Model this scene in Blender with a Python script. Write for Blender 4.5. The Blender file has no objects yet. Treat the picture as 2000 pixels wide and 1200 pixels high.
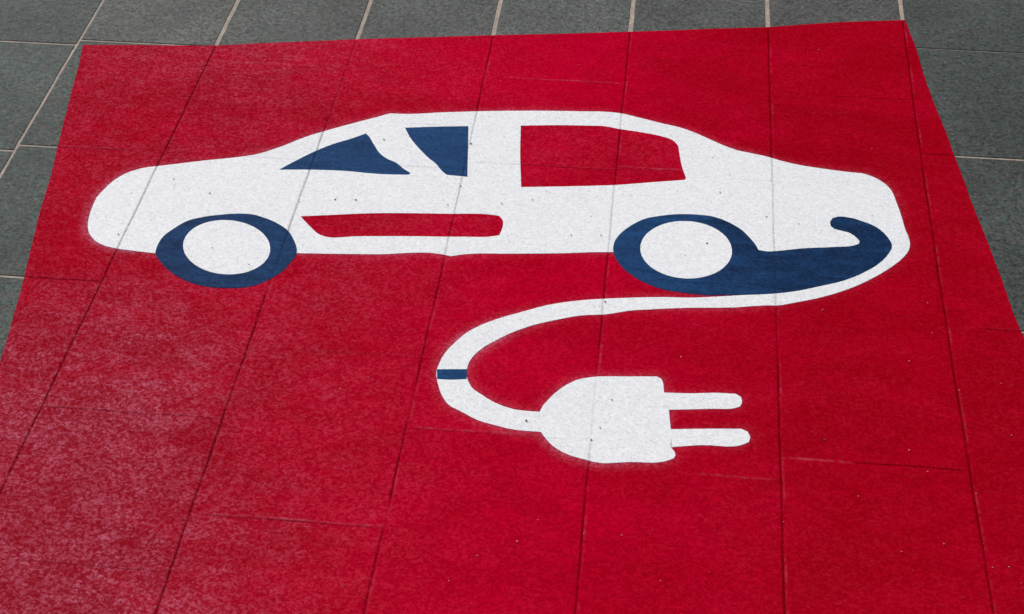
import bpy, bmesh, math, random
import numpy as np
from mathutils import Matrix, Vector, noise
from mathutils.geometry import delaunay_2d_cdt

# ---------------------------------------------------------------- camera, sky, sun, exposure
CAM_ROT = [[0.9944881, -0.0632092, 0.0836541], [0.1047453, 0.6344801, -0.765809], [-0.0046707, 0.7703503, 0.6376038]]
CAM_H = 1.84087
LENS_F = 57.6
SC = bpy.context.scene
col = SC.collection
cam_data = bpy.data.cameras.new('camera')
cam = bpy.data.objects.new('camera', cam_data); col.objects.link(cam)
cam_data.sensor_width = 36.0; cam_data.lens = LENS_F
cam_data.clip_start = 0.05; cam_data.clip_end = 2000
_m = Matrix(CAM_ROT).to_4x4(); _m.translation = Vector((0, 0, CAM_H)); cam.matrix_world = _m
SC.camera = cam

SUN_DIR = Vector((-0.95, 1.35, 1.75)).normalized()     # towards the sun: ahead and to the left
SUN_ELEV = math.asin(SUN_DIR.z)
SUN_AZ = math.atan2(SUN_DIR.x, SUN_DIR.y)
world = bpy.data.worlds.new("World"); SC.world = world; world.use_nodes = True
wn = world.node_tree.nodes; wl = world.node_tree.links; wn.clear()
sky = wn.new('ShaderNodeTexSky'); sky.sky_type = 'NISHITA'; sky.sun_disc = False
sky.sun_elevation = SUN_ELEV; sky.sun_rotation = SUN_AZ; sky.dust_density = 4.0; sky.air_density = 1.0; sky.ozone_density = 1.0
hs = wn.new('ShaderNodeHueSaturation'); hs.inputs['Saturation'].default_value = 0.32   # thin cloud whitens the sky
bg = wn.new('ShaderNodeBackground'); bg.inputs['Strength'].default_value = 0.118
wo = wn.new('ShaderNodeOutputWorld')
wl.new(sky.outputs[0], hs.inputs['Color']); wl.new(hs.outputs[0], bg.inputs['Color']); wl.new(bg.outputs[0], wo.inputs[0])
sd = bpy.data.lights.new('sun', 'SUN'); sd.energy = 1.55; sd.angle = math.radians(34); sd.color = (1.0, 0.97, 0.93)
sun = bpy.data.objects.new('sun', sd); col.objects.link(sun)
sun.rotation_euler = SUN_DIR.to_track_quat('Z', 'Y').to_euler(); sun.location = (-4, 6, 9)
SC.view_settings.view_transform = 'Standard'; SC.view_settings.look = 'None'
SC.view_settings.exposure = 0.0; SC.view_settings.gamma = 1.0
SC.view_settings.use_curve_mapping = False

# ---------------------------------------------------------------- measured outlines on the ground, in metres
PAD = [(-1.2700,3.0111), (-1.1717,3.0206), (-1.0650,3.0288), (-0.9835,3.0368), (-0.8940,3.0542), (-0.7840,3.0737), (-0.6793,3.0927), (-0.5294,3.1161), (-0.3790,3.1396), (-0.2280,3.1610), (-0.0813,3.1842), (-0.0039,3.1962), (0.1086,3.2161), (0.2213,3.2338), (0.3347,3.2606), (0.4223,3.2782), (0.4712,3.2852), (0.5259,3.2951), (0.5302,3.2503), (0.5382,3.1849), (0.5470,3.0587), (0.5601,2.9339), (0.5731,2.8326), (0.5797,2.7675), (0.5887,2.6906), (0.5976,2.6016), (0.6115,2.4900), (0.6197,2.4184), (0.6271,2.3450), (0.6349,2.2660), (0.6426,2.2118), (0.6594,2.0867), (0.6790,1.9434), (0.6971,1.8115), (0.7293,1.5764), (0.7699,1.3121), (0.4566,1.2955), (0.0593,1.2744), (-0.3444,1.2530), (-0.7535,1.2273), (-0.9958,1.2148), (-1.0164,1.3993), (-1.0248,1.4742), (-1.0420,1.6360), (-1.0625,1.7800), (-1.0779,1.8813), (-1.0898,1.9760), (-1.1010,2.0513), (-1.1162,2.1483), (-1.1288,2.2206), (-1.1499,2.3312), (-1.1662,2.4272), (-1.1807,2.5231), (-1.1994,2.6215), (-1.2126,2.6948), (-1.2333,2.8096), (-1.2512,2.9186), (-1.2650,2.9876)]
BODY = [(-1.0687,2.4369), (-1.0689,2.4603), (-1.0646,2.4794), (-1.0582,2.5022), (-1.0459,2.5294), (-1.0274,2.5505), (-1.0048,2.5651), (-0.9821,2.5726), (-0.9574,2.5804), (-0.8935,2.6009), (-0.8288,2.6198), (-0.7974,2.6319), (-0.7589,2.6593), (-0.7089,2.7048), (-0.6692,2.7330), (-0.6278,2.7598), (-0.5838,2.7870), (-0.5560,2.8052), (-0.5337,2.8054), (-0.4465,2.8198), (-0.3778,2.8304), (-0.3077,2.8392), (-0.2374,2.8461), (-0.1680,2.8509), (-0.1155,2.8541), (-0.0838,2.8514), (-0.0475,2.8396), (-0.0052,2.8247), (0.0430,2.8086), (0.0713,2.7926), (0.0993,2.7731), (0.1300,2.7522), (0.1534,2.7400), (0.1867,2.7306), (0.2138,2.7225), (0.2337,2.7137), (0.2704,2.7013), (0.3198,2.6920), (0.3720,2.6849), (0.3985,2.6823), (0.4175,2.6720), (0.4386,2.6499), (0.4471,2.6320), (0.4547,2.5908), (0.4603,2.5501), (0.4645,2.5070), (0.4690,2.4806), (0.4692,2.4602), (0.4661,2.4444), (0.4291,2.4315), (0.3015,2.3974), (0.1162,2.3638), (0.0230,2.3774), (-0.0737,2.3847), (-0.1018,2.3819), (-0.1641,2.3726), (-0.2574,2.3618), (-0.3505,2.3495), (-0.3685,2.3431), (-0.3813,2.3465), (-0.5067,2.3355), (-0.6006,2.3278), (-0.6542,2.3240), (-0.7802,2.3053), (-0.9091,2.2987), (-0.9455,2.3013), (-0.9825,2.3054), (-1.0065,2.3108), (-1.0300,2.3241), (-1.0480,2.3445), (-1.0562,2.3612), (-1.0635,2.3880), (-1.0671,2.4155)]
CABLE = [(0.4661,2.4444), (0.4584,2.4283), (0.4500,2.4152), (0.4229,2.3823), (0.3907,2.3508), (0.3594,2.3256), (0.3277,2.3050), (0.2974,2.2890), (0.2519,2.2701), (0.2248,2.2603), (0.2069,2.2585), (0.1469,2.2469), (0.0573,2.2365), (-0.0016,2.2264), (-0.0319,2.2206), (-0.0724,2.2067), (-0.1203,2.1977), (-0.1638,2.1808), (-0.2007,2.1632), (-0.2341,2.1406), (-0.2607,2.1162), (-0.2818,2.0925), (-0.2947,2.0687), (-0.2997,2.0458), (-0.2993,2.0290), (-0.2932,2.0078), (-0.2844,1.9922), (-0.2682,1.9787), (-0.2432,1.9612), (-0.2201,1.9512), (-0.2054,1.9477), (-0.1909,1.9467), (-0.1682,1.9466), (-0.1678,1.9235), (-0.1615,1.9001), (-0.1863,1.9000), (-0.2089,1.9013), (-0.2371,1.9081), (-0.2667,1.9172), (-0.2967,1.9349), (-0.3058,1.9401), (-0.3150,1.9454), (-0.3306,1.9661), (-0.3423,1.9952), (-0.3472,2.0113), (-0.3499,2.0304), (-0.3471,2.0542), (-0.3415,2.0772), (-0.3299,2.1025), (-0.3077,2.1374), (-0.2869,2.1574), (-0.2620,2.1752), (-0.2392,2.1886), (-0.2109,2.2041), (-0.1816,2.2198), (-0.1438,2.2336), (-0.1082,2.2429), (-0.0786,2.2487), (-0.0336,2.2560), (0.0268,2.2635), (0.0720,2.2666), (0.1170,2.2739), (0.1622,2.2827), (0.2074,2.2901), (0.2528,2.3019), (0.2986,2.3210), (0.3449,2.3433), (0.3762,2.3657), (0.4053,2.3941), (0.4206,2.4153), (0.4291,2.4315)]
PLUG = [(-0.1682,1.9466), (-0.1658,1.9566), (-0.1574,1.9760), (-0.1448,1.9973), (-0.1293,2.0166), (-0.1083,2.0327), (-0.0940,2.0380), (-0.0234,2.0476), (0.0192,2.0519), (0.0271,2.0462), (0.0300,2.0363), (0.0313,2.0238), (0.0325,2.0138), (0.0357,1.9917), (0.0414,1.9725), (0.0438,1.9484), (0.0461,1.9269), (0.0475,1.9069), (0.0482,1.8847), (0.0542,1.8748), (0.0552,1.8668), (0.0522,1.8608), (0.0403,1.8538), (-0.0136,1.8461), (-0.0748,1.8411), (-0.0831,1.8437), (-0.0996,1.8478), (-0.1223,1.8571), (-0.1425,1.8725), (-0.1536,1.8867), (-0.1615,1.9001), (-0.1678,1.9235)]
PRONG1 = [(0.0325,2.0132), (0.0772,2.0158), (0.1193,2.0213), (0.1505,2.0219), (0.1589,2.0152), (0.1605,2.0029), (0.1572,1.9927), (0.1505,1.9883), (0.1113,1.9820), (0.0414,1.9725), (0.0357,1.9917)]
PRONG2 = [(0.0461,1.9269), (0.1036,1.9339), (0.1587,1.9394), (0.1693,1.9334), (0.1734,1.9219), (0.1709,1.9099), (0.1611,1.9030), (0.0936,1.8951), (0.0482,1.8858), (0.0475,1.9069)]
BAND = [(-0.3498,2.0330), (-0.3254,2.0355), (-0.2996,2.0381), (-0.2970,2.0138), (-0.3219,2.0100), (-0.3460,2.0089)]
FWIN = [(-0.7404,2.5840), (-0.7179,2.6128), (-0.6847,2.6521), (-0.6522,2.6826), (-0.6181,2.7063), (-0.5925,2.7274), (-0.5858,2.7187), (-0.5705,2.6907), (-0.5515,2.6579), (-0.5344,2.6416), (-0.5163,2.6309), (-0.4992,2.6131), (-0.4815,2.5973), (-0.4847,2.5917), (-0.5328,2.5887), (-0.6177,2.5926), (-0.6854,2.5895)]
FWIN2 = [(-0.5174,2.7555), (-0.4568,2.7652), (-0.3897,2.7736), (-0.3788,2.6785), (-0.3694,2.5961), (-0.4110,2.5990), (-0.4256,2.6168), (-0.4348,2.6318), (-0.4542,2.6531), (-0.4759,2.6817), (-0.4987,2.7162)]
RWIN = [(-0.2843,2.7859), (-0.2088,2.7952), (-0.1465,2.7994), (-0.1154,2.8006), (-0.0869,2.7939), (-0.0451,2.7868), (0.0028,2.7747), (0.0237,2.7638), (0.0333,2.7500), (0.0393,2.7143), (0.0455,2.6721), (0.0544,2.6327), (0.0515,2.6272), (-0.0173,2.6118), (-0.0830,2.5968), (-0.1487,2.5868), (-0.2617,2.5723), (-0.2742,2.6762)]
STRIP = [(-0.6671,2.4370), (-0.6234,2.4446), (-0.5281,2.4606), (-0.4634,2.4670), (-0.3985,2.4717), (-0.3085,2.4774), (-0.2937,2.4756), (-0.2867,2.4649), (-0.2841,2.4329), (-0.2870,2.4151), (-0.2980,2.4109), (-0.3574,2.4034), (-0.4524,2.3955), (-0.5472,2.3862), (-0.6107,2.3799), (-0.6215,2.3851), (-0.6373,2.4011), (-0.6539,2.4204)]
TYRE1 = [(-0.6524,2.3334), (-0.6625,2.3590), (-0.6805,2.3888), (-0.7079,2.4118), (-0.7377,2.4267), (-0.7517,2.4319), (-0.7847,2.4335), (-0.8167,2.4271), (-0.8470,2.4175), (-0.8755,2.4017), (-0.8951,2.3756), (-0.9078,2.3504), (-0.9117,2.3186), (-0.9087,2.2972), (-0.8958,2.2785), (-0.8803,2.2603), (-0.8475,2.2336), (-0.8182,2.2188), (-0.7787,2.2109), (-0.7482,2.2125), (-0.7239,2.2164), (-0.7045,2.2256), (-0.6888,2.2390), (-0.6670,2.2680), (-0.6551,2.3009), (-0.6511,2.3228)]
TYRE2 = [(0.1915,2.4172), (0.1879,2.4292), (0.1749,2.4546), (0.1599,2.4769), (0.1370,2.4971), (0.1082,2.5121), (0.0764,2.5154), (0.0446,2.5139), (0.0121,2.5058), (-0.0192,2.4929), (-0.0441,2.4695), (-0.0645,2.4387), (-0.0734,2.4111), (-0.0729,2.3863), (-0.0628,2.3567), (-0.0496,2.3353), (-0.0301,2.3149), (-0.0045,2.2967), (0.0261,2.2837), (0.0563,2.2794), (0.0871,2.2767), (0.1170,2.2783), (0.1395,2.2921), (0.1623,2.3163), (0.1789,2.3476), (0.1893,2.3832)]
BUMPER = [(0.1915,2.4172), (0.2092,2.4143), (0.2251,2.4174), (0.2720,2.4298), (0.3340,2.4406), (0.3670,2.4485), (0.3757,2.4541), (0.3780,2.4621), (0.3730,2.4726), (0.3615,2.4857), (0.3458,2.4921), (0.3337,2.4957), (0.3274,2.5031), (0.3261,2.5158), (0.3314,2.5293), (0.3422,2.5352), (0.3640,2.5341), (0.3891,2.5236), (0.4074,2.5126), (0.4248,2.4904), (0.4336,2.4692), (0.4362,2.4538), (0.4313,2.4363), (0.4258,2.4250), (0.4054,2.3948), (0.3762,2.3664), (0.3450,2.3440), (0.2986,2.3218), (0.2528,2.3026), (0.2074,2.2909), (0.1622,2.2835), (0.1170,2.2783), (0.1395,2.2921), (0.1623,2.3163), (0.1789,2.3476), (0.1893,2.3832)]
HUB1 = [(-0.7019,2.3316), (-0.7002,2.3211), (-0.7000,2.3108), (-0.7012,2.3008), (-0.7038,2.2914), (-0.7076,2.2826), (-0.7128,2.2746), (-0.7191,2.2675), (-0.7264,2.2615), (-0.7347,2.2566), (-0.7438,2.2529), (-0.7535,2.2505), (-0.7637,2.2494), (-0.7742,2.2496), (-0.7849,2.2511), (-0.7956,2.2540), (-0.8061,2.2581), (-0.8162,2.2634), (-0.8258,2.2697), (-0.8347,2.2772), (-0.8427,2.2855), (-0.8498,2.2946), (-0.8558,2.3043), (-0.8606,2.3144), (-0.8641,2.3249), (-0.8662,2.3355), (-0.8668,2.3460), (-0.8660,2.3562), (-0.8638,2.3661), (-0.8602,2.3753), (-0.8552,2.3837), (-0.8489,2.3912), (-0.8414,2.3976), (-0.8330,2.4029), (-0.8236,2.4068), (-0.8135,2.4094), (-0.8028,2.4105), (-0.7918,2.4102), (-0.7807,2.4085), (-0.7696,2.4054), (-0.7588,2.4010), (-0.7485,2.3953), (-0.7387,2.3884), (-0.7298,2.3806), (-0.7218,2.3719), (-0.7149,2.3624), (-0.7093,2.3525), (-0.7049,2.3421)]
HUB2 = [(0.1434,2.4078), (0.1427,2.3965), (0.1406,2.3854), (0.1372,2.3747), (0.1324,2.3646), (0.1265,2.3551), (0.1194,2.3465), (0.1114,2.3390), (0.1025,2.3325), (0.0929,2.3273), (0.0828,2.3233), (0.0724,2.3207), (0.0617,2.3195), (0.0510,2.3198), (0.0404,2.3214), (0.0301,2.3244), (0.0203,2.3288), (0.0111,2.3345), (0.0027,2.3413), (-0.0048,2.3492), (-0.0112,2.3582), (-0.0164,2.3679), (-0.0204,2.3783), (-0.0230,2.3892), (-0.0242,2.4004), (-0.0240,2.4118), (-0.0223,2.4230), (-0.0193,2.4341), (-0.0148,2.4446), (-0.0090,2.4545), (-0.0020,2.4636), (0.0061,2.4716), (0.0152,2.4786), (0.0250,2.4842), (0.0355,2.4884), (0.0465,2.4912), (0.0576,2.4924), (0.0688,2.4922), (0.0799,2.4903), (0.0905,2.4870), (0.1006,2.4822), (0.1100,2.4761), (0.1184,2.4687), (0.1258,2.4603), (0.1320,2.4509), (0.1369,2.4408), (0.1405,2.4301), (0.1427,2.4190)]
X0 = -1.28143
COURSE = {0: ([0.01384, -0.087181, 0.132951], 2.513, 3.213), 1: ([0.001569, -0.003165, -0.003309], 1.689, 3.242), 2: ([0.004498, -0.019282, 0.020876], 1.478, 3.272), 3: ([-0.003273, 0.015325, -0.015647], 1.527, 3.3), 4: ([0.004063, -0.021047, 0.025533], 1.538, 3.329), 5: ([-7.3e-05, 0.001007, 0.000413], 1.565, 3.358), 6: ([0.008857, -0.042051, 0.043787], 1.608, 3.388)}
SPECK_DARK = [(-0.6781, 2.4805), (-0.5721, 2.4976), (-0.3781, 2.5625), (-0.3944, 2.4985), (-0.8084, 2.3226), (-0.7296, 2.2814), (-0.1533, 2.4268), (-0.0984, 2.4322), (-0.1213, 2.4894), (0.0978, 2.4265), (0.2079, 2.5203), (0.1051, 2.7082), (0.1385, 2.6532), (0.1201, 2.5913), (-0.0524, 1.9853), (-0.1877, 1.9227), (-0.0675, 1.9179), (-1.006, 2.4767), (-0.8557, 2.4915), (-0.0796, 1.8882), (-0.1822, 3.0292), (-0.0762, 2.9712), (-1.0042, 2.8928), (0.2915, 1.9255), (0.1123, 1.6286), (-0.4174, 1.5504), (0.1656, 1.8257), (0.4777, 1.6168), (0.5184, 1.7252), (-0.2358, 2.5309), (0.4065, 2.5432), (-0.3765, 2.7097), (-0.5525, 2.7072), (-0.0789, 2.2386), (0.0119, 2.717), (-0.6114, 2.4954), (-0.293, 2.5135), (0.2676, 2.5036), (-0.937, 2.5315), (-0.9928, 2.3468)]
SPECK_PALE = [(0.4598, 1.7193), (0.5193, 1.8293), (0.4489, 1.87), (0.3954, 1.6975), (-0.232, 1.6259), (0.5889, 2.0898), (0.5901, 1.9661), (-1.0878, 2.7146), (-0.5305, 2.9228), (-0.3432, 2.9492), (-0.2035, 2.9649), (-0.4607, 2.0), (-0.5025, 1.9678), (0.3013, 2.2538), (0.328, 3.1427), (0.4197, 2.7698), (0.058, 2.1039), (0.0954, 2.5354), (-0.0205, 1.6884), (-0.0775, 1.6857), (0.424, 1.9155), (0.5179, 2.0662), (0.4412, 2.1317), (0.4866, 2.2098), (0.486, 2.292), (0.041, 1.6046), (0.2224, 1.7402), (0.3382, 1.8056), (0.5265, 1.6795), (0.5507, 1.6829), (-0.1758, 1.6602), (-0.1492, 1.7069), (-0.2672, 1.5734), (-0.853, 1.68), (-0.7897, 1.7532)]

random.seed(7); rng = np.random.default_rng(7)
W = 0.30                                     # slab course width
def course_x(k, y):                          # x of the joint line k at y, with its slight wander
    y = np.asarray(y, float)
    base = X0 + W*k
    if k in COURSE:
        c, a, b = COURSE[k]; yy = np.clip(y, a, b)
        d = c[0]*yy*yy + c[1]*yy + c[2]
        return base + d*0.85 + 0.0004*np.sin(y*23+k*2.1) + 0.0002*np.sin(y*71+k)
    return base + 0.0012*np.sin(y*1.7+k*3.3)
# cross joints per course: (y, groove, pale ridge, from, to) ; from/to are fractions across the course
ROWS = {
 -1: [(3.427,1,0,0,1),(3.013,1,0,0,1),(2.60,1,0,0,1),(2.19,1,0,0,1)],
 0: [(3.44,1,0,0,1),(3.034,.6,.3,0,1),(2.621,.9,.6,0,.75),(2.208,1.9,.15,0,1),(1.80,.5,.4,.0,1)],
 1: [(3.38,1,0,0,1),(2.975,.0,.65,.0,.75),(2.622,.35,.0,.0,.95),(2.22,.0,.0,0,1),(1.879,.7,.6,.0,1),(1.55,.5,.2,.1,1)],
 2: [(3.37,1,0,0,1),(2.772,.45,.0,.5,1),(2.622,.5,.0,.3,1),(2.06,.35,.1,.1,1),(1.668,.7,.7,.05,1)],
 3: [(3.38,1,0,0,1),(2.965,.25,.7,.15,1),(2.648,.7,.3,.05,1),(1.888,.4,.8,.05,.9)],
 4: [(3.40,1,0,0,1),(2.658,.35,.8,.0,.45),(2.64,.5,.0,.8,1),(1.827,.15,.45,.55,1)],
 5: [(3.45,1,0,0,1),(2.961,.55,.0,.4,1),(2.62,.0,.1,0,.4),(1.880,.0,.9,.03,.38),(1.8805,1,.0,.38,1)],
 6: [(3.58,1,0,0,1),(3.176,1,0,0,1),(2.764,1,0,0,1),(2.232,1,.15,0.2,1),(1.822,.7,.1,.35,1)],
}
VSTR = {0:1.2, 1:1.35, 2:1.05, 3:1.0, 4:1.05, 5:1.05, 6:1.05, 7:1}

def n1(a, s):                                # cheap smooth 1-D noise, 0..1
    a = np.asarray(a, float)
    return .5 + .25*np.sin(a*23.1+s*1.7) + .15*np.sin(a*61.7+s*5.1) + .1*np.sin(a*143.3+s*9.7)

def seam_fields(x, y, half=0.0022):
    """dark groove, pale ridge beside it, per slab id for points on the ground"""
    x = np.asarray(x); y = np.asarray(y)
    dark = np.zeros_like(x); pale = np.zeros_like(x)
    prof = lambda d, h: np.clip(1.35*(1-np.abs(d)/h), 0, 1)
    kk = np.full(x.shape, -99)
    for k in range(-2, 9):
        xl = course_x(k, y)
        kk = np.where(x >= xl, k, kk)
        s = VSTR.get(k, .8)*(.62+.6*n1(y, k))
        if k == 3: s = s*np.where(np.abs(y-1.70) < .03, .2, 1)*np.where((y > 1.9) & (y < 2.0), .35, 1)
        if k == 2: s = s*np.where(y > 2.78, .45, 1)*np.where((y > 2.2) & (y < 2.3), .5, 1)
        if k == 4: s = s*np.where((y > 1.88) & (y < 2.12), .35, 1)
        if k == 5: s = s*np.where((y > 2.1) & (y < 2.26), .5, 1)
        dark = np.maximum(dark, np.clip(s, 0, 1)*prof(x-xl, half*(1.3 if k in (1, 2) else 1.05)))
        ps = np.clip(n1(y*1.3, k+4)-.35, 0, 1)*.9
        if k == 4: ps = ps + np.where((y > 1.88) & (y < 2.12), .5, 0)
        pale = np.maximum(pale, ps*prof(x-xl-.0042, .0028))
    for k, rows in ROWS.items():
        xa = course_x(k, y); xb = course_x(k+1, y); t = (x-xa)/(xb-xa)
        ins = (t >= 0) & (t < 1)
        for (ry, gs, rs, f0, f1) in rows:
            yl = ry + .0006*np.sin(x*37+ry*9)
            on = ins & (t >= f0-.004) & (t <= f1+.004)
            e = np.clip((t-f0)*12+.35, 0, 1)*np.clip((f1-t)*12+.35, 0, 1)
            s = gs*(.6+.6*n1(x, ry*7))*e
            dark = np.maximum(dark, np.where(on, np.clip(s, 0, 1)*prof(y-yl, half*.95), 0))
            pp = rs*(.45+.8*n1(x*1.6, ry*3))*e
            pale = np.maximum(pale, np.where(on, np.clip(pp, 0, 1)*prof(y-yl-(.003 if gs > .1 else 0), .0032), 0))
    tid = np.zeros_like(x)
    for k, rows in ROWS.items():
        r = np.zeros_like(x)
        for (ry, *_r) in rows: r = r + (y > ry)
        h = np.sin((k*12.9898 + r*78.233))*43758.5453
        tid = np.where(kk == k, h-np.floor(h), tid)
    return dark, pale, tid

# ---------------------------------------------------------------- shading helpers
class NT:
    def __init__(s, name):
        s.m = bpy.data.materials.new(name); s.m.use_nodes = True
        s.n = s.m.node_tree.nodes; s.l = s.m.node_tree.links; s.n.clear()
        s.out = s.n.new('ShaderNodeOutputMaterial'); s.b = s.n.new('ShaderNodeBsdfPrincipled')
        s.l.new(s.b.outputs[0], s.out.inputs[0])
        s.tc = s.n.new('ShaderNodeNewGeometry').outputs['Position']
    def set(s, inp, v):
        if hasattr(v, 'is_output'): s.l.new(v, inp)
        else: inp.default_value = v
    def noise(s, scale, detail=2, rough=.5, dist=0, vec=None):
        t = s.n.new('ShaderNodeTexNoise'); t.inputs['Scale'].default_value = scale
        t.inputs['Detail'].default_value = detail; t.inputs['Roughness'].default_value = rough; t.inputs['Distortion'].default_value = dist
        s.l.new(vec or s.tc, t.inputs['Vector']); return t.outputs['Fac']
    def voro(s, scale):
        t = s.n.new('ShaderNodeTexVoronoi'); t.inputs['Scale'].default_value = scale
        s.l.new(s.tc, t.inputs['Vector']); return t.outputs['Distance']
    def cells(s, scale):                     # sand-like grain: one random colour per small cell
        t = s.n.new('ShaderNodeTexVoronoi'); t.inputs['Scale'].default_value = scale
        s.l.new(s.tc, t.inputs['Vector']); q = s.n.new('ShaderNodeSeparateColor'); s.l.new(t.outputs['Color'], q.inputs[0])
        return q.outputs[0], q.outputs[1]
    def grain(s, a=300, b=170):
        u, v = s.cells(a); w, z = s.cells(b)
        g = s.math('ADD', s.math('MULTIPLY', u, .5), s.math('MULTIPLY', w, .5))
        return g, v, z
    def stretch(s, v):
        t = s.n.new('ShaderNodeMapping'); t.inputs['Scale'].default_value = v
        s.l.new(s.tc, t.inputs['Vector']); return t.outputs[0]
    def math(s, op, a, b=0.0, clamp=False):
        t = s.n.new('ShaderNodeMath'); t.operation = op; t.use_clamp = clamp
        s.set(t.inputs[0], a); s.set(t.inputs[1], b); return t.outputs[0]
    def ramp(s, v, a, b, c=0.0, d=1.0):
        t = s.n.new('ShaderNodeMapRange'); s.set(t.inputs[0], v)
        for i, q in enumerate((a, b, c, d)): t.inputs[i+1].default_value = q
        return t.outputs[0]
    def mix(s, f, a, b):
        t = s.n.new('ShaderNodeMix'); t.data_type = 'RGBA'
        s.set(t.inputs[0], f)
        for i, q in ((6, a), (7, b)):
            s.set(t.inputs[i], q if hasattr(q, 'is_output') else (*q, 1))
        return t.outputs[2]
    def attr(s, name):
        t = s.n.new('ShaderNodeAttribute'); t.attribute_name = name; return t.outputs['Fac']
    def bump(s, h, dist, strength=1.0):
        t = s.n.new('ShaderNodeBump'); t.inputs['Distance'].default_value = dist; t.inputs['Strength'].default_value = strength
        s.l.new(h, t.inputs['Height']); s.l.new(t.outputs[0], s.b.inputs['Normal'])
    def done(s, colour, rough, spec):
        s.set(s.b.inputs['Base Color'], colour); s.set(s.b.inputs['Roughness'], rough)
        s.set(s.b.inputs['Specular IOR Level'], spec); return s.m

def film(name, base, pale_col, groovecol, pale_amt, groove, spec, rough=.5, grit=0.0, haze=(.5, .7), bumpd=.0005, vary=.14, slabvar=.05, sheen_mottle=None, rimc=.4):
    t = NT(name)
    gr, _a, _b = t.grain(330, 205); pn = t.noise(160, 4, .8)
    fine = t.math('ADD', t.math('MULTIPLY', gr, .45), t.math('MULTIPLY', pn, .55)); mid = t.noise(95, 3, .6, .4); big = t.noise(3.4, 3, .55, .3)
    streak = t.noise(1, 3, .6, .0, t.stretch((26, 60, 1)))
    seam = t.attr('seam'); pale = t.attr('ridge'); tile = t.attr('slab'); spray = t.attr('overspray'); rim = t.attr('rim')
    # tonal mottling of the print
    c = t.mix(t.ramp(fine, .3, .7), tuple(v*(1-vary) for v in base), tuple(min(v*(1+vary), .9) for v in base))
    c = t.mix(t.ramp(tile, 0, 1, 0, slabvar), c, (0, 0, 0))
    c = t.mix(t.math('MULTIPLY', t.ramp(t.noise(2.3, 3, .6), .36, .64), slabvar*.8), c, tuple(v*.55 for v in base))
    c = t.mix(t.math('MULTIPLY', t.attr('pale_speck'), slabvar*3.4, True), c, tuple(v*.45 for v in base))
    if sheen_mottle:  # painted sheen gradient, broken up by noise mottling
        fd = t.math('ADD', t.attr('sheen_mottle'), t.ramp(t.noise(1, 4, .65, .6, t.stretch((5, 9, 1) if base[0] > .1 else (9, 40, 1))), .38, .66, -.24, .24), True)
        c = t.mix(fd, c, t.mix(t.ramp(fine, .35, .65), tuple(v*.84 for v in sheen_mottle), tuple(v*1.16 for v in sheen_mottle)))
    # pale patches: fine speckle scaled by the vertex mask
    area = t.math('MULTIPLY', t.attr('pale_speck'), t.math('ADD', t.ramp(big, .3, .7, .45, 1.1), t.math('MULTIPLY', t.ramp(streak, .45, .7), .4)), True)
    blotch = t.noise(1, 4, .62, .8, t.stretch((16, 26, 1)))
    speck = t.math('MULTIPLY', t.math('ADD', t.ramp(fine, .44, .72, .10, 1.05), t.ramp(mid, .50, .75, 0, .3)), t.ramp(blotch, .36, .64, .55, 1.25))
    speckf = t.math('MULTIPLY', t.math('MULTIPLY', area, speck), pale_amt, True)
    c = t.mix(speckf, c, pale_col)
    c = t.mix(t.math('MULTIPLY', t.math('MULTIPLY', pale, t.ramp(mid, .35, .6)), .42 if pale_amt > .05 else .12, True), c, pale_col)
    c = t.mix(t.math('MULTIPLY', spray, t.ramp(fine, .38, .66, .25, 1.1), True), c, (.58, .32, .46))
    c = t.mix(t.math('MULTIPLY', rim, rimc, True), c, (.09, .05, .14))
    c = t.mix(t.math('MULTIPLY', t.math('MULTIPLY', seam, t.ramp(mid, .3, .55, .55, 1)), groove, True), c, groovecol)
    if grit:
        g = t.math('MULTIPLY', t.ramp(t.voro(150), .17, .05), t.ramp(t.noise(36, 2), .50, .66))
        g2 = t.ramp(t.noise(190, 3, .8), .58, .74)
        c = t.mix(t.math('MULTIPLY', t.math('ADD', g, g2, True), grit), c, (.2, .2, .24))
    t.bump(t.math('ADD', fine, t.math('MULTIPLY', mid, .6)), bumpd)
    return t.done(c, rough, spec)

RED = film('red_film', (.345, .0, .0085), (.50, .115, .185), (.095, .0, .004), .76, .95, .0, .5, bumpd=.0006, vary=.17, slabvar=.10, sheen_mottle=(.46, .0, .020))
WHITE = film('white_film', (.795, .805, .845), (.80, .81, .84), (.17, .17, .20), .03, .85, .2, .6, grit=.62, bumpd=.0004, vary=.10, slabvar=.03)
BLUE = film('blue_film', (.0055, .024, .076), (.06, .13, .26), (.005, .013, .045), .35, .75, .02, .5, bumpd=.0005, vary=.38, sheen_mottle=(.014, .066, .190))

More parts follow.
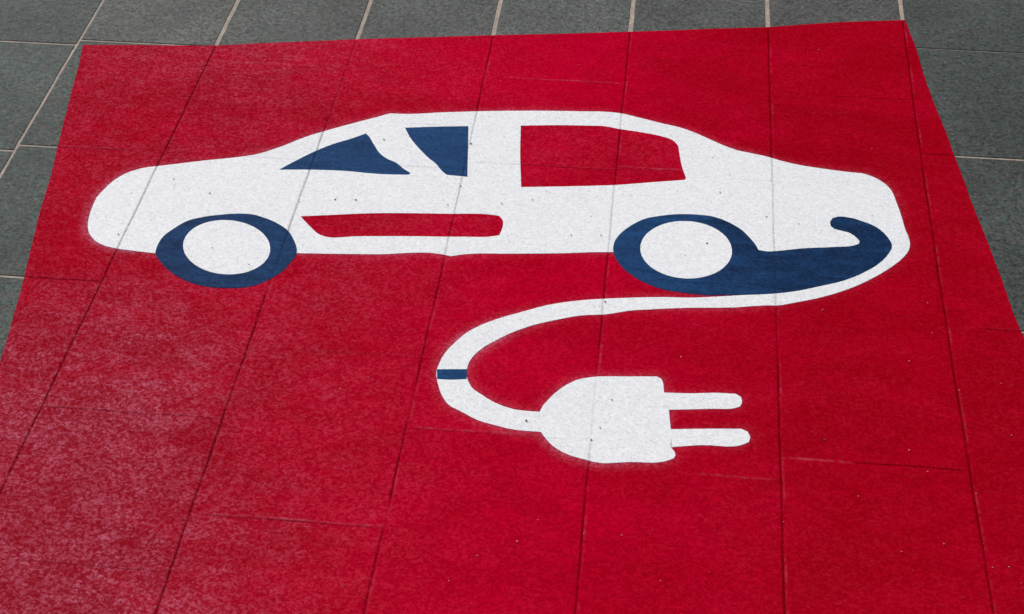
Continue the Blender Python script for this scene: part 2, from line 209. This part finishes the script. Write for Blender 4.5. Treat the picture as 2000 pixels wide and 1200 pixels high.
def stone_mat():
    t = NT('dark_granite')
    fine = t.noise(170, 4, .8); mid = t.noise(85, 3, .65, .3); big = t.noise(5, 3, .5)
    a = t.mix(t.attr('warm'), t.mix(t.ramp(t.math('ADD', t.noise(48, 2), t.math('MULTIPLY', t.cells(150)[1], .3)), .45, .85), (.035, .058, .050), (.053, .054, .052)), t.mix(t.ramp(t.math('ADD', t.noise(48, 2), t.math('MULTIPLY', t.cells(150)[1], .3)), .45, .85), (.073, .080, .074), (.086, .078, .080)))
    g, ga, gb = t.grain(260, 130)
    v = t.math('ADD', t.math('ADD', t.ramp(t.noise(125, 4, .85), .33, .67, .0, 1.15), t.ramp(g, .1, .9, -.05, .95)), t.ramp(mid, .3, .7, -.2, .2))
    v = t.math('MULTIPLY', v, t.ramp(big, .3, .7, .80, 1.22))
    v = t.math('MULTIPLY', v, t.attr('tone'))
    mul = t.n.new('ShaderNodeVectorMath'); mul.operation = 'SCALE'
    t.l.new(a, mul.inputs[0]); t.l.new(v, mul.inputs['Scale'])
    c = t.mix(t.math('MULTIPLY', t.ramp(t.noise(150, 1), .68, .76), .3), mul.outputs[0], (.30, .31, .30))
    t.bump(t.math('ADD', fine, mid), .0009)
    return t.done(c, .65, .2)
STONE = stone_mat()
def grout_mat():
    t = NT('sand_grout')
    c = t.mix(t.ramp(t.noise(160, 3, .7), .3, .7), (.27, .215, .17), (.56, .47, .39))
    c = t.mix(t.ramp(t.noise(30, 2), .35, .75), c, (.30, .26, .24))
    t.bump(t.noise(400, 2), .001)
    return t.done(c, .95, .2)
GROUT = grout_mat()
def soil_mat():
    t = NT('far_paving')
    br = t.n.new('ShaderNodeTexBrick'); br.inputs['Scale'].default_value = 1.0
    for a, b in (('Mortar Size', .004), ('Brick Width', .41), ('Row Height', .30)): br.inputs[a].default_value = b
    br.inputs['Color1'].default_value = (.055, .066, .065, 1); br.inputs['Color2'].default_value = (.085, .084, .084, 1)
    br.inputs['Mortar'].default_value = (.34, .30, .27, 1)
    mp = t.n.new('ShaderNodeMapping'); mp.inputs['Rotation'].default_value = (0, 0, math.pi/2)
    t.l.new(t.tc, mp.inputs['Vector']); t.l.new(mp.outputs[0], br.inputs['Vector'])
    return t.done(br.outputs['Color'], .8, .3)
def plain(name, rgb, rough=.8, var=.25):
    t = NT(name)
    c = t.mix(t.noise(500, 2), tuple(v*(1-var) for v in rgb), tuple(v*(1+var) for v in rgb))
    return t.done(c, rough, .3)

# ---------------------------------------------------------------- mesh helpers
def link(name, me, mat, parent=None):
    me.materials.append(mat)
    o = bpy.data.objects.new(name, me); col.objects.link(o)
    if parent: o.parent = parent
    return o
def mesh(name, V, F): 
    me = bpy.data.meshes.new(name); me.from_pydata(V, [], F); me.update(); return me
def empty(name, loc=(0, 0, 0)):
    o = bpy.data.objects.new(name, None); o.location = loc; o.empty_display_size = .1; col.objects.link(o); return o
def tag(o, label, cat, group=None):
    o['label'] = label; o['category'] = cat
    if group: o['group'] = group

def smooth_outline(pts, step=.004, corner=32, wob=.00030):
    P = np.array(pts, float); n = len(P); T = []
    for i in range(n):
        a = P[i]-P[i-1]; b = P[(i+1) % n]-P[i]
        la, lb = np.linalg.norm(a)+1e-9, np.linalg.norm(b)+1e-9
        ang = math.degrees(math.acos(max(-1, min(1, float(a@b)/(la*lb)))))
        if ang > corner: T.append((a/la, b/lb))
        else:
            t = a/la*lb + b/lb*la; t = t/(np.linalg.norm(t)+1e-9); T.append((t, t))
    out = []
    for i in range(n):
        p, q = P[i], P[(i+1) % n]; L = np.linalg.norm(q-p)
        m0 = T[i][1]*L; m1 = T[(i+1) % n][0]*L
        k = max(1, int(round(L/step)))
        for j in range(k):
            s = j/k; s2 = s*s; s3 = s2*s
            c = (2*s3-3*s2+1)*p + (s3-2*s2+s)*m0 + (-2*s3+3*s2)*q + (s3-s2)*m1
            nv = noise.noise_vector(Vector((c[0]*160, c[1]*160, 3.3)))
            out.append((c[0]+nv.x*wob, c[1]+nv.y*wob))
    return np.array(out)

def inside(poly, X, Y):
    r = np.zeros(X.shape, bool); x1, y1 = poly[-1]
    for x2, y2 in poly:
        if y1 != y2:
            c = ((y1 > Y) != (y2 > Y)) & (X < (x2-x1)*(Y-y1)/(y2-y1)+x1)
            r ^= c
        x1, y1 = x2, y2
    return r
def seg_dist(X, Y, poly):
    a = np.array(poly); b = np.roll(a, -1, 0); best = np.full(X.shape, 9.0)
    for i in range(0, len(X), 4000):
        px = X[i:i+4000, None]; py = Y[i:i+4000, None]
        d = b-a; l = (d**2).sum(1)+1e-12
        t = np.clip(((px-a[:, 0])*d[:, 0]+(py-a[:, 1])*d[:, 1])/l, 0, 1)
        best[i:i+4000] = np.sqrt(((px-a[:, 0]-t*d[:, 0])**2+(py-a[:, 1]-t*d[:, 1])**2).min(1))
    return best
def offset_ring(poly, d):
    a = np.array(poly); t = np.roll(a, -1, 0)-np.roll(a, 1, 0)
    t /= np.linalg.norm(t, axis=1)[:, None]+1e-9
    return a + np.stack([t[:, 1], -t[:, 0]], 1)*d

def film_mesh(name, outline, z, holes=(), grid=.012, origin=(0, 0), extra=None, fields=None, edge_wob=.0003, depth=.00035, gain=None):
    """a thin laid-down film: outline + the joint creases triangulated together, creased into the paving joints"""
    ol = smooth_outline(outline, wob=edge_wob); hl = [smooth_outline(h) for h in holes]
    V = []; E = []
    for lp in [ol]+hl:
        b = len(V); V += [tuple(p) for p in lp]; E += [(b+i, b+(i+1) % len(lp)) for i in range(len(lp))]
    lo, hi = ol.min(0)-.01, ol.max(0)+.01
    offs = (-.0042, -.0026, -.0012, 0, .0012, .0026, .0042, .0070)
    pts = []
    for k in range(-2, 9):
        xm = float(course_x(k, (lo[1]+hi[1])/2))
        if xm < lo[0]-.02 or xm > hi[0]+.02: continue
        ys = np.arange(lo[1], hi[1], .006)
        for o in offs: pts.append(np.stack([course_x(k, ys)+o, ys], 1))
    for k, rows in ROWS.items():
        for (ry, gs, rs, f0, f1) in rows:
            if not (lo[1] < ry < hi[1]): continue
            xa = float(course_x(k, ry)); w = float(course_x(k+1, ry))-xa
            xs = np.arange(xa+f0*w, xa+f1*w, .006); xs = xs[(xs > lo[0]) & (xs < hi[0])]
            if len(xs) < 2: continue
            for o in offs: pts.append(np.stack([xs, ry+.0006*np.sin(xs*37+ry*9)+o], 1))
    gx, gy = np.meshgrid(np.arange(lo[0], hi[0], grid), np.arange(lo[1], hi[1], grid))
    G = np.stack([gx.ravel(), gy.ravel()], 1) + rng.uniform(-.3, .3, (gx.size, 2))*grid
    pts.append(G)
    if extra is not None: pts.append(extra)
    A = np.concatenate(pts)
    keep = inside(ol, A[:, 0], A[:, 1])
    for h in hl: keep &= ~inside(h, A[:, 0], A[:, 1])
    A = A[keep]
    dmin = np.minimum.reduce([seg_dist(A[:, 0], A[:, 1], lp) for lp in [ol]+hl])
    A = A[dmin > .0008]
    q = np.unique((A/.0006).round().astype(int), axis=0, return_index=True)[1]; A = A[q]
    V += [tuple(p) for p in A]
    vo, eo, fo, *_ = delaunay_2d_cdt([Vector(p) for p in V], E, [], 0, 1e-6)
    VO = np.array([(v.x, v.y) for v in vo]); F = np.array([tuple(f) for f in fo if len(f) == 3])
    C = VO[F].mean(1); ok = inside(ol, C[:, 0], C[:, 1])
    for h in hl: ok &= ~inside(h, C[:, 0], C[:, 1])
    F = F[ok]
    a, b, c = VO[F[:, 0]], VO[F[:, 1]], VO[F[:, 2]]
    flip = ((b-a)[:, 0]*(c-a)[:, 1]-(b-a)[:, 1]*(c-a)[:, 0]) < 0
    F[flip] = F[flip][:, ::-1]
    used = np.unique(F); remap = -np.ones(len(VO), int); remap[used] = np.arange(len(used)); VO = VO[used]; F = remap[F]
    X, Y = VO[:, 0], VO[:, 1]
    dark, pale, tid = seam_fields(X, Y)
    if gain: dark = dark*gain(X)
    und = np.array([noise.noise((x*9, y*9, 1.7)) for x, y in VO])*.00010
    Z = z - depth*dark + .00015*pale + und
    # skirt round every open edge, so the film has a thickness
    ed = {}
    for f in F.tolist():
        for u, v in ((f[0], f[1]), (f[1], f[2]), (f[2], f[0])): ed[(u, v)] = 1
    bnd = [(u, v) for (u, v) in ed if (v, u) not in ed]
    n = len(X); ring = sorted({u for e in bnd for u in e}); ri = {u: n+i for i, u in enumerate(ring)}; nr = len(ring)
    verts = [(float(x)-origin[0], float(y)-origin[1], float(zz)) for x, y, zz in zip(X, Y, Z)]
    verts += [verts[u] for u in ring]; verts += [(verts[u][0], verts[u][1], verts[u][2]-.0004) for u in ring]
    faces = F.tolist() + [(ri[v], ri[u], ri[u]+nr, ri[v]+nr) for u, v in bnd]
    me = mesh(name, verts, faces)
    vals = {'seam': dark, 'ridge': pale, 'slab': tid}
    if fields: vals.update(fields(X, Y))
    for k, a in vals.items():
        at = me.attributes.new(k, 'FLOAT', 'POINT')
        full = np.concatenate([a, a[ring], a[ring]]).astype(np.float32); at.data.foreach_set('value', full)
    sm = np.zeros(len(me.polygons), bool); sm[:len(F)] = True
    me.polygons.foreach_set('use_smooth', sm)
    return me

# ---------------------------------------------------------------- the setting: paving
def kind(o, k='structure'): o['kind'] = k; return o
def paving():
    V = []; F = []; tone = []; warm = []
    KX = range(-16, 24)
    JW = {0: .0062, 1: .0098, 2: .0088, 3: .0100, 4: .0108, 5: .0100, 6: .0095}
    for k in KX:
        rows = sorted(r[0] for r in ROWS.get(k, [(3.0+.41*((k*5) % 7)/7, )]))
        if k not in ROWS: rows = sorted({rows[0]})
        merged = []
        for r in rows:
            if not merged or r-merged[-1] > .12: merged.append(r)
        ys = list(merged)
        while ys[0] > -4: ys.insert(0, ys[0]-.41)
        while ys[-1] < 9: ys.append(ys[-1]+.41)
        for i in range(len(ys)-1):
            y0, y1 = ys[i], ys[i+1]
            ca = random.uniform(.0026, .0036); cb = random.uniform(.0026, .0036)
            if k == 6 and abs(y1-3.176) < .01: cb = .0008
            wa, wb = JW.get(k, .006)/2, JW.get(k+1, .006)/2
            fine = -1.9 < X0+W*k < 1.6 and 1.2 < y0 < 4
            n = 14 if fine else 2
            yy = np.linspace(y0+ca, y1-cb, n)
            j = lambda s: (np.sin(yy*130+s)*.00025+np.sin(yy*310+s*3)*.0002) if fine else 0*yy
            L = np.stack([course_x(k, yy)+wa+j(k), yy], 1); R_ = np.stack([course_x(k+1, yy)-wb+j(k+9), yy], 1)
            loop = np.concatenate([L, R_[::-1]])[::-1]          # counter-clockwise seen from above
            area = (loop[:, 0]*np.roll(loop[:, 1], -1)-np.roll(loop[:, 0], -1)*loop[:, 1]).sum()
            if area < 0: loop = loop[::-1]
            c = loop.mean(0); dz = random.uniform(-.0002, .0002)
            inn = loop + (c-loop)/np.linalg.norm(c-loop, axis=1)[:, None]*.0011
            b = len(V); m = len(loop)
            V += [(p[0], p[1], dz) for p in inn] + [(p[0], p[1], dz-.0009) for p in loop] + [(p[0], p[1], -.02) for p in loop]
            F.append(tuple(range(b, b+m)))
            for q in range(m):
                w = (q+1) % m
                F.append((b+q, b+m+q, b+m+w, b+w)); F.append((b+m+q, b+2*m+q, b+2*m+w, b+m+w))
            yc = (y0+y1)/2
            # slab tones by position: warm greys in the far row, green-blacks to the right, bluish on the left
            if k >= 6: tw, ww = .86, .15
            elif k == 5 and yc > 3: tw, ww = .92, .85
            elif k == 4 and yc > 3: tw, ww = .92, .65
            elif 0 <= k <= 3 and yc > 3: tw, ww = 1.10, .6
            elif k <= 0: tw, ww = 1.04, .15
            else: tw, ww = random.uniform(.85, 1.05), random.uniform(.1, .6)
            if k > 7 or k < -3 or yc > 3.7 or yc < 1.3: tw, ww = random.uniform(.8, 1.05), random.uniform(0, .7)
            tone += [tw*random.uniform(.95, 1.05)]*(3*m); warm += [min(1, max(0, ww+random.uniform(-.08, .08)))]*(3*m)
    me = mesh('pavement', V, F)
    for nme, a in (('tone', tone), ('warm', warm)):
        at = me.attributes.new(nme, 'FLOAT', 'POINT'); at.data.foreach_set('value', np.array(a, np.float32))
    kind(link('pavement', me, STONE))
    xa, xb = float(X0+W*-16), float(X0+W*24)
    me = mesh('pavement_joints', [(xa, -4.2, -.0016), (xb, -4.2, -.0016), (xb, 9.2, -.0016), (xa, 9.2, -.0016)], [(0, 1, 2, 3)])
    kind(link('pavement_joints', me, GROUT))
    me = mesh('ground', [(-300, -300, -.022), (300, -300, -.022), (300, 300, -.022), (-300, 300, -.022)], [(0, 1, 2, 3)])
    kind(link('ground', me, soil_mat()))
paving()

# ---------------------------------------------------------------- the red field
WHITES = [smooth_outline(o) for o in (BODY, CABLE, PLUG, PRONG1, PRONG2)]
BLUES = [smooth_outline(o) for o in (TYRE1, BUMPER, TYRE2)]
def red_fields(X, Y):
    d = np.minimum.reduce([seg_dist(X, Y, w) for w in WHITES])
    amt = .25 + .75*np.clip(np.array([noise.noise((x*4, y*4, 8.2)) for x, y in zip(X, Y)])*1.6+.25, 0, 1)
    amt *= np.where(X < -.75, 1.3, 1)*np.where(X > .2, .55, 1)
    amt = np.clip(amt*np.where((X < -.95) | ((Y < 2.13) & (X < .05)), 1.25, .55), 0, 1)
    spray = .34*amt*np.clip(1-d/.026, 0, 1)**2.2
    db = np.minimum.reduce([seg_dist(X, Y, w) for w in BLUES])
    rim = np.clip(1-np.minimum(d, db)/.0022, 0, 1)
    return {'overspray': spray, 'rim': rim, 'pale_speck': pale_speck_field(X, Y), 'sheen_mottle': sheen_field(X, Y)}
def sheen_field(X, Y):
    # sheen painted into the colour: brighter in the middle and along the far edge, deeper towards the right and the near left
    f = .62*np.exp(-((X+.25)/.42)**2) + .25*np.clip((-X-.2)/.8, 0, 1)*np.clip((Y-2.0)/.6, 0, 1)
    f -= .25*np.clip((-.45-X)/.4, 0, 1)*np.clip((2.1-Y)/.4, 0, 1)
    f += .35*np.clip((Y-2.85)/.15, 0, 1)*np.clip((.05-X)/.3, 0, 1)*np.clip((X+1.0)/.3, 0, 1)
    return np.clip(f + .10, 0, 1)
def pale_speck_field(X, Y):
    # pale speckle is densest on the left and near-left of the sign
    a = np.clip((-.30 - X)/.75, 0, 1)*np.clip((2.35-Y)/.55, 0, 1)
    b = .45*np.clip((-.55-X)/.6, 0, 1)*np.clip((Y-2.55)/.35, 0, 1)
    c = .32*np.clip((-.2-X)/.8, 0, 1)
    n = np.array([noise.noise((x*3.1, y*3.1, 4.4)) for x, y in zip(X, Y)])
    return np.clip((a+b+c)*(1+.7*n) + .05, 0, 1)
extra = []
for w in WHITES+BLUES:
    for d in (0, .0012, .0026, .006, .012, .02, .03):
        for s in (1, -1): extra.append(offset_ring(w, d*s)[::(1 if d < .004 else 2)])
extra = np.concatenate(extra)
Z1, Z2, Z3, Z4 = .0012, .00155, .0019, .00225
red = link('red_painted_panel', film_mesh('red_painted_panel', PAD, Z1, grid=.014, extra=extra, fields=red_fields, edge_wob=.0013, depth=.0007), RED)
tag(red, 'large red painted field laid over the grey paving under the white car symbol', 'ground marking')

def bl_fields(X, Y): return {'pale_speck': .5*pale_speck_field(X, Y)+.12, 'sheen_mottle': sheen_field(X, Y)*np.where(X > .1, .5, 1)}
# ---------------------------------------------------------------- the car symbol
car = empty('car_symbol', (-.30, 2.45, 0)); O = (-.30, 2.45)
tag(car, 'white car silhouette with blue wheels and blue front windows painted on the red field', 'car symbol')
def part(name, outline, z, mat, parent, o, **kw):
    f = kw.pop('fields', bl_fields)
    # the paint bridges the joints almost completely towards the right of the symbol
    if mat is WHITE: kw['gain'] = lambda X: np.where(X > -.33, .62, np.where(X > -.6, .8, 1.0))
    if mat is BLUE: kw['gain'] = lambda X: np.where(X > -.1, .22, 1.0)
    p = link(name, film_mesh(name, outline, z, origin=o, fields=f, **kw), mat, parent)
    return p
part('car_body', BODY, Z2, WHITE, car, O, holes=(FWIN, FWIN2, RWIN, STRIP), grid=.012)
for ol, lb in ((FWIN, 'blue triangular front side window'), (FWIN2, 'blue curved window beside the white door pillar')):
    p = part('side_window', ol, Z2, BLUE, car, O); p['label'] = lb
p = part('side_window', RWIN, Z2-.0003, RED, car, O); p['label'] = 'red rear side window with rounded upper corner'
part('door_strip', STRIP, Z2-.0003, RED, car, O)['label'] = 'long red strip along the lower door'
for ty, hb in ((TYRE1, HUB1), (TYRE2, HUB2)):
    w = part('wheel', ty, Z3, BLUE, car, O)
    part('hub', hb, Z4, WHITE, w, O)
part('bumper', BUMPER, Z3, BLUE, car, O)['label'] = 'dark blue bumper hooking up round the tail'
# ---------------------------------------------------------------- the cable and plug symbol
plug = empty('charging_plug_symbol', (-.1, 2.0, 0)); O2 = (-.1, 2.0)
tag(plug, 'white charging cable curling to a two-pin plug below the car symbol', 'plug symbol')
part('cable', CABLE, Z2, WHITE, plug, O2)
part('cable_band', BAND, Z3, BLUE, plug, O2)
pb = part('plug_body', PLUG, Z2, WHITE, plug, O2)
for pr in (PRONG1, PRONG2): part('prong', pr, Z2, WHITE, pb, O2)

# ---------------------------------------------------------------- grit and crumbs lying about
def crumbs(name, spots, mat, s0, s1, n_extra, region, zb=.0012):
    V = []; F = []
    def blob(x, y, r, z):
        bm = bmesh.new(); bmesh.ops.create_icosphere(bm, subdivisions=1, radius=1)
        a = random.uniform(0, 6.28); sx = random.uniform(.7, 1.5); sd_ = random.random()*9
        b = len(V)
        for v in bm.verts:
            n = 1+.35*noise.noise(v.co*1.7+Vector((sd_, x*9, y*9)))
            p = Vector((v.co.x*sx, v.co.y, v.co.z*.45))*n*r
            V.append((x+p.x*math.cos(a)-p.y*math.sin(a), y+p.x*math.sin(a)+p.y*math.cos(a), z+p.z))
        for f in bm.faces: F.append(tuple(b+v.index for v in f.verts))
        bm.free()
    for x, y in spots: blob(x, y, random.uniform(s0, s1), zb+.0012)
    for _ in range(n_extra):
        blob(random.uniform(*region[0]), random.uniform(*region[1]), random.uniform(s0*.25, s0*.7), zb)
    me = mesh(name, V, F); o = link(name, me, mat); o['kind'] = 'stuff'; return o
o = crumbs('grit', SPECK_DARK, plain('grit_dark', (.06, .05, .055)), .0011, .0020, 120, ((-1.4, .7), (1.5, 3.4)), .0018)
tag(o, 'dark grit specks scattered over the painted symbol and paving', 'grit')
o = crumbs('pale_crumbs', SPECK_PALE, plain('crumb_pale', (.50, .20, .26)), .0009, .0015, 60, ((-1.3, .65), (1.5, 3.2)), .0018)
tag(o, 'pale dust crumbs scattered over the red painted field', 'dust')
